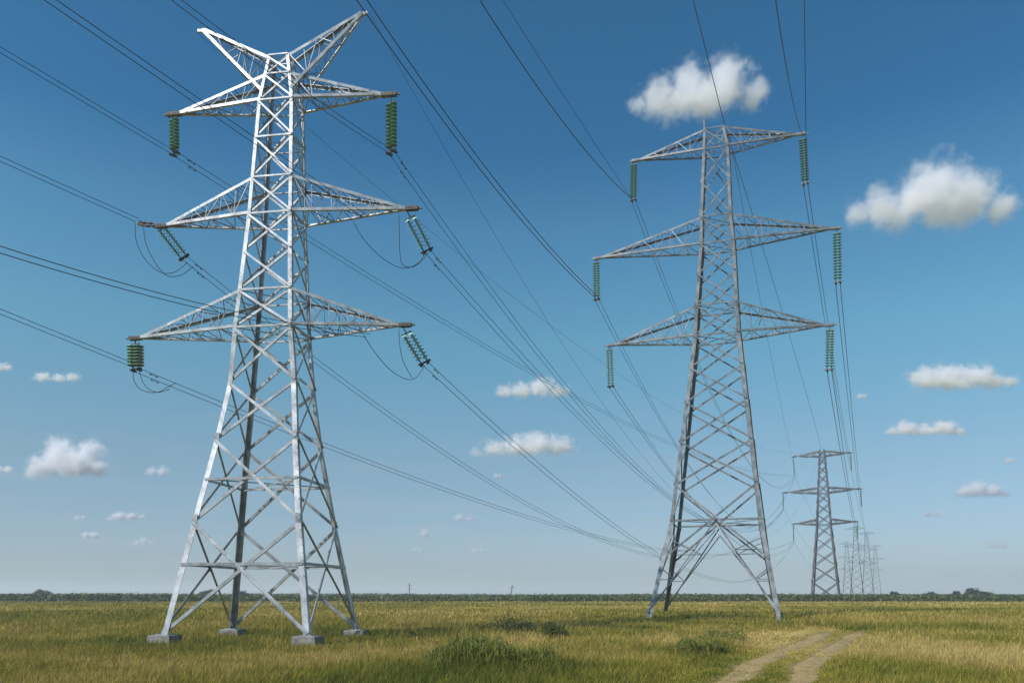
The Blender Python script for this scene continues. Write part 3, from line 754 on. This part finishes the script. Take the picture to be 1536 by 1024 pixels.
def shrub(x, y, w, h, n, label, m='bush', shaggy=False):
    z = float(ground_z(x, y)); root = empty('shrub', (x, y, z)); tag(root, label, 'bush', 'bushes growing in the meadow')
    mb = MB()
    for k in range(9):
        an = k*.7; mb.rod((0, 0, -.05), (math.cos(an)*w*.3, math.sin(an)*w*.2, h*(.5+.3*random.random())), .015, 5)
    mb.build('stem', M['bark'], root)
    cs, rs = [], []
    for i in range(n):
        px = (rng.random()-.5)*w*.85; py = (rng.random()-.5)*w*.45; e = 1-(px/(w*.55))**2
        cs.append((px, py, h*(.15+.5*rng.random())*max(e, .3))); r0 = h*(.25+.2*rng.random()); rs.append((r0*1.3, r0*1.2, r0))
    V, k = leafcloud(np.array(cs), np.array(rs), 480, .17, up=6, wid=.07) if shaggy else leafcloud(np.array(cs), np.array(rs), 300, .05, up=2.5); leaf_obj('foliage', V, k, M[m], root)
shrub(-.15, 51.5, 3.3, 1.75, 16, 'dark green bush in mid meadow between the two large pylons', 'dark_bush')
shrub(2.55, 49.5, 1.7, 1.2, 7, 'smaller bush just right of the dark bush in mid meadow', 'dark_bush')

shrub(-1.3, 30.6, 3.8, 1.5, 30, 'tall shaggy green grass clump at the bottom centre of the meadow', 'bush', True)
shrub(.9, 32.4, 2.4, .95, 10, 'lower shaggy tuft just right of the tall foreground grass clump', 'bush', True)
shrub(8.9, 38.0, 3.0, .9, 10, 'low green weeds beside the left rut of the dirt track', 'bush', True)
shrub(12.0, 46.0, 3.4, .95, 10, 'low green weeds between the grey pylon legs and the dirt track')

def mast(x, y, h, lean, label):
    z = float(ground_z(x, y)); root = empty('mast', (x, y, z)); tag(root, label, 'mast', 'tiny masts on the horizon')
    mb = MB(); mb.rod((0, 0, -.2), (lean, 0, h), .3, 6); mb.build('pole', M['steel_far'], root)
    mb = MB(); mb.bar((lean*.8-1.6, 0, h*.8), (lean*.8+1.6, 0, h*.84), .22); mb.bar((lean*.6-1, 0, h*.62), (lean*.6+1, 0, h*.64), .2); mb.build('arm', M['steel_far'], root)
mast(-64, 500, 9.5, 0, 'tiny upright mast on the horizon right of the bright pylon')
mast(-1, 480, 8, 1.2, 'tiny leaning mast on the horizon midway between the two large pylons')

# ------------------------------------------------------------------ clouds
def cloud(cx, cy, w, h, blobs, label, dens=1.0, base_alt=700., soft=.75, seed=0):
    """cx, cy, w, h: bearing and size in 1536-wide picture units, turned into a real place on the 700 m cloud base"""
    f = 1200.
    p = math.radians(4.5); y0 = 797.56
    def unp(px, py, Y):
        a = (px-768)/f; b = (y0-py)/f; yc = Y/(math.cos(p)-math.sin(p)*b)
        return Vector((a*yc, Y, math.sin(p)*yc+math.cos(p)*b*yc))
    Y = base_alt*f/max(892-(cy+h/2), 20); Y = min(Y, 9000)
    k = Y/f*1.07
    c = unp(cx, cy, Y); c.z += EH
    # blobs in unit coords: x -1..1 (half width), z -1..1 (half height), r in half heights
    e = max(1.0, w/h*.42)
    bl = [(bx*w/2*k/e, by*h*.4*k, bz*h/2*k, r*h/2*k*1.18) for bx, bz, r, by in blobs]
    scale = h/2*k
    import bmesh
    bm = bmesh.new(); bmesh.ops.create_icosphere(bm, subdivisions=4, radius=1)
    for v in bm.verts:
        d = Vector((v.co.x*w/h/e, v.co.y, v.co.z)).normalized(); best = 0
        for x, y, z, r in bl:
            R_ = r*1.22; oc = Vector((x, y, z)); bq = d.dot(oc); disc = bq*bq-oc.length_squared+R_*R_
            if disc > 0: best = max(best, bq+math.sqrt(disc))
        v.co = d*max(best, scale*.25); v.co.x *= e
    me = bpy.data.meshes.new('cloud'); bm.to_mesh(me); bm.free()
    m = bpy.data.materials.new('cloud_vapour'); m.use_nodes = True; n = m.node_tree.nodes; l = m.node_tree.links
    n.remove(n['Principled BSDF'])
    out = n['Material Output']; vol = n.new('ShaderNodeVolumePrincipled'); l.new(vol.outputs[0], out.inputs['Volume'])
    vol.inputs['Color'].default_value = (.989, .984, .999, 1); vol.inputs['Anisotropy'].default_value = 0.2
    tc = n.new('ShaderNodeTexCoord').outputs['Object']
    def mth(op, a, b=None, c=None):
        q = n.new('ShaderNodeMath'); q.operation = op
        for i, v in enumerate((a, b, c)):
            if v is None: continue
            if isinstance(v, (int, float)): q.inputs[i].default_value = v
            else: l.new(v, q.inputs[i])
        return q.outputs[0]
    # warp
    nz = n.new('ShaderNodeTexNoise'); nz.inputs['Scale'].default_value = 1.6/scale; nz.inputs['Detail'].default_value = 5; nz.inputs['Roughness'].default_value = .6
    mp = n.new('ShaderNodeVectorMath'); mp.operation = 'ADD'; l.new(tc, mp.inputs[0]); mp.inputs[1].default_value = (seed*scale*7, seed*3, 0)
    l.new(mp.outputs[0], nz.inputs['Vector'])
    sv = n.new('ShaderNodeVectorMath'); sv.operation = 'MULTIPLY'; l.new(tc, sv.inputs[0]); sv.inputs[1].default_value = (1/e, 1, 1); tcs = sv.outputs[0]
    n2 = n.new('ShaderNodeTexNoise'); n2.inputs['Scale'].default_value = 3.8/scale; n2.inputs['Detail'].default_value = 6; n2.inputs['Roughness'].default_value = .65; l.new(mp.outputs[0], n2.inputs['Vector'])
    field = None
    for x, y, z, r in bl:
        dv = n.new('ShaderNodeVectorMath'); dv.operation = 'DISTANCE'; l.new(tcs, dv.inputs[0]); dv.inputs[1].default_value = (x, y, z)
        t = mth('MULTIPLY_ADD', dv.outputs['Value'], -1/r, 1.0)
        field = t if field is None else mth('MAXIMUM', field, t)
    nn = mth('ADD', mth('MULTIPLY_ADD', nz.outputs['Fac'], 1.7, -.85-.08), mth('MULTIPLY_ADD', n2.outputs['Fac'], 1.0, -.5))
    tot = mth('ADD', field, mth('MULTIPLY', nn, soft*1.6))
    # flattish base
    sep = n.new('ShaderNodeSeparateXYZ'); l.new(tc, sep.inputs[0])
    basef = mth('MULTIPLY_ADD', sep.outputs['Z'], 1.6/scale, 1.5)
    basef = mth('MINIMUM', mth('MAXIMUM', basef, 0.0), 1.0)
    tot = mth('POWER', mth('MINIMUM', mth('MAXIMUM', mth('MULTIPLY', mth('ADD', tot, .10), 1.35), 0.0), 1.0), 1.9)
    den = mth('MULTIPLY', mth('MULTIPLY', tot, basef), 4.2*dens/scale)
    l.new(den, vol.inputs['Density'])
    me.materials.append(m)
    o = link('cloud', me); o.location = c; tag(o, label, 'cloud', 'small fair weather clouds')
CL = [
 (1058, 137, 228, 90, [(-.62, -.35, .62, 0), (-.15, .15, .85, .2), (.25, .25, .78, -.2), (.62, -.1, .5, 0), (-.35, -.3, .7, .3), (.05, -.35, .7, 0), (-.85, -.45, .35, 0)], 'wispy white cloud just above the tall grey pylon', .75),
 (1398, 295, 256, 112, [(.1, .3, .72, 0), (.42, .0, .75, .2), (-.2, -.1, .7, -.1), (-.5, -.35, .6, 0), (-.82, -.5, .42, .1), (.75, -.35, .45, 0), (.1, -.4, .6, 0), (-.35, -.45, .55, .2)], 'largest puffy cloud at the upper right', 1.),
 (1438, 566, 160, 44, [(-.55, -.1, .85, 0), (-.15, .05, .9, .3), (.3, .0, .85, -.2), (.62, -.3, .6, 0), (.9, -.3, .45, 0), (.05, -.4, .7, 0)], 'long flat cloud on the right with a small tail at its right end', .9),
 (1390, 643, 112, 27, [(-.5, 0, .85, 0), (0, -.1, .8, .2), (.45, .1, .85, 0), (.8, -.3, .5, 0), (-.85, -.3, .5, 0)], 'flat cloud directly below the long tailed cloud on the right', .8),
 (1468, 735, 86, 28, [(-.5, -.2, .75, 0), (0, .1, .95, .2), (.45, -.05, .85, 0), (.85, -.4, .45, 0)], 'rounded low cloud near the right edge above the horizon', .8),
 (794, 584, 110, 33, [(.3, .15, .95, 0), (-.2, -.05, .85, .2), (-.65, -.2, .65, 0), (.7, -.15, .75, 0)], 'soft cloud in the middle of the sky, upper of two', .55),
 (778, 669, 148, 38, [(.35, .15, .95, 0), (-.05, .0, .85, .2), (-.45, -.25, .7, 0), (.75, .05, .8, 0), (-.8, -.5, .42, 0)], 'flat cloud in the middle of the sky, lower of two, crossed by cables', .75),
 (103, 692, 128, 64, [(-.15, .2, .85, 0), (.45, .4, .62, .2), (-.55, -.3, .62, 0), (.25, -.1, .8, -.2), (.62, -.35, .5, 0), (-.8, -.6, .35, 0)], 'bright puffy cumulus cloud on the left, the brightest in the sky', 1.2),
 (84, 566, 76, 18, [(-.5, .1, .9, 0), (.1, -.1, .8, 0), (.6, .05, .8, 0)], 'faint thin cloud high on the left, above the bright cumulus', .4),
 (188, 775, 58, 15, [(-.3, .1, .95, 0), (.3, .1, .8, 0), (.8, .1, .5, 0), (-.75, -.4, .5, 0)], 'small white cloud low on the left beside the bright pylon', .7),
 (135, 803, 34, 13, [(-.3, 0, .9, 0), (.35, 0, .9, 0)], 'tiny round cloud low on the left, below the bright cumulus', .7),
 (235, 707, 50, 17, [(-.3, 0, .85, 0), (.35, .1, .9, 0)], 'faint small cloud right of the bright cumulus', .35),
 (4, 704, 38, 16, [(-.3, 0, .9, 0), (.4, -.1, .8, 0)], 'cloud cut by the left frame edge, lower of two', .6),
 (3, 550, 34, 17, [(-.3, 0, .9, 0), (.4, -.1, .8, 0)], 'cloud cut by the left frame edge, upper of two', .5),
 (1398, 770, 36, 14, [(-.3, 0, .9, 0), (.35, -.1, .8, 0)], 'faint small cloud left of the rounded low cloud', .4),
 (1496, 817, 44, 17, [(-.35, 0, .85, 0), (.3, .1, .9, 0)], 'small low cloud near the right edge, lowest there', .45),
 (697, 776, 48, 15, [(-.3, 0, .9, 0), (.35, -.1, .8, 0)], 'faint low cloud below the middle pair of clouds', .4),
 (637, 800, 14, 15, [(0, 0, .95, 0)], 'tiny faint cloud scrap low between the two large pylons, upper one', .45),
 (627, 825, 24, 9, [(-.3, 0, .9, 0), (.35, 0, .8, 0)], 'tiny faint cloud scrap low between the two large pylons, lower left one', .5),
 (716, 826, 36, 9, [(-.3, 0, .9, 0), (.35, 0, .8, 0)], 'tiny faint cloud scrap low between the two large pylons, lower right one', .45),
 (212, 813, 44, 18, [(-.3, -.1, .8, 0), (.1, .2, .9, 0), (.6, -.1, .5, 0)], 'faint low cloud behind the left leg of the bright pylon', .3),
 (120, 776, 26, 9, [(-.3, 0, .9, 0), (.35, 0, .8, 0)], 'tiny faint cloud left of the small white cloud by the bright pylon', .35),
 (1292, 594, 24, 11, [(-.2, 0, .9, 0), (.3, 0, .8, 0)], 'tiny faint cloud right of the cables of the tall grey pylon', .3),
 (746, 713, 20, 9, [(-.2, 0, .9, 0), (.3, 0, .8, 0)], 'tiny cloud scrap directly under the middle crossed cloud', .35),
 (1514, 690, 22, 11, [(-.2, 0, .9, 0), (.3, 0, .8, 0)], 'tiny faint cloud at the right edge above the rounded low cloud', .35),
]
for i, c in enumerate(CL):
    cloud(c[0], c[1], c[2], c[3], c[4], c[5], c[6], seed=i*1.37+.5)

track()
make_grass()

# ------------------------------------------------------------------ haze
def haze():
    mb = MB(); x, y0_, y1_, z0_, z1_ = 4600, -450, 5200, -1.4, 48.5
    v = [(-x, y0_, z0_), (x, y0_, z0_), (x, y1_, z0_), (-x, y1_, z0_), (-x, y0_, z1_), (x, y0_, z1_), (x, y1_, z1_), (-x, y1_, z1_)]
    mb.add(v, [(3, 2, 1, 0), (4, 5, 6, 7), (0, 1, 5, 4), (1, 2, 6, 5), (2, 3, 7, 6), (3, 0, 4, 7)])
    m = bpy.data.materials.new('haze_air'); m.use_nodes = True; n = m.node_tree.nodes; n.remove(n['Principled BSDF'])
    v = n.new('ShaderNodeVolumePrincipled'); v.inputs['Color'].default_value = (.80, .88, 1, 1); v.inputs['Density'].default_value = .0005; v.inputs['Anisotropy'].default_value = .1
    m.node_tree.links.new(v.outputs[0], n['Material Output'].inputs['Volume'])
    tag(mb.build('haze', m), 'thin pale air haze over the whole plain', None, kind='stuff')
haze()
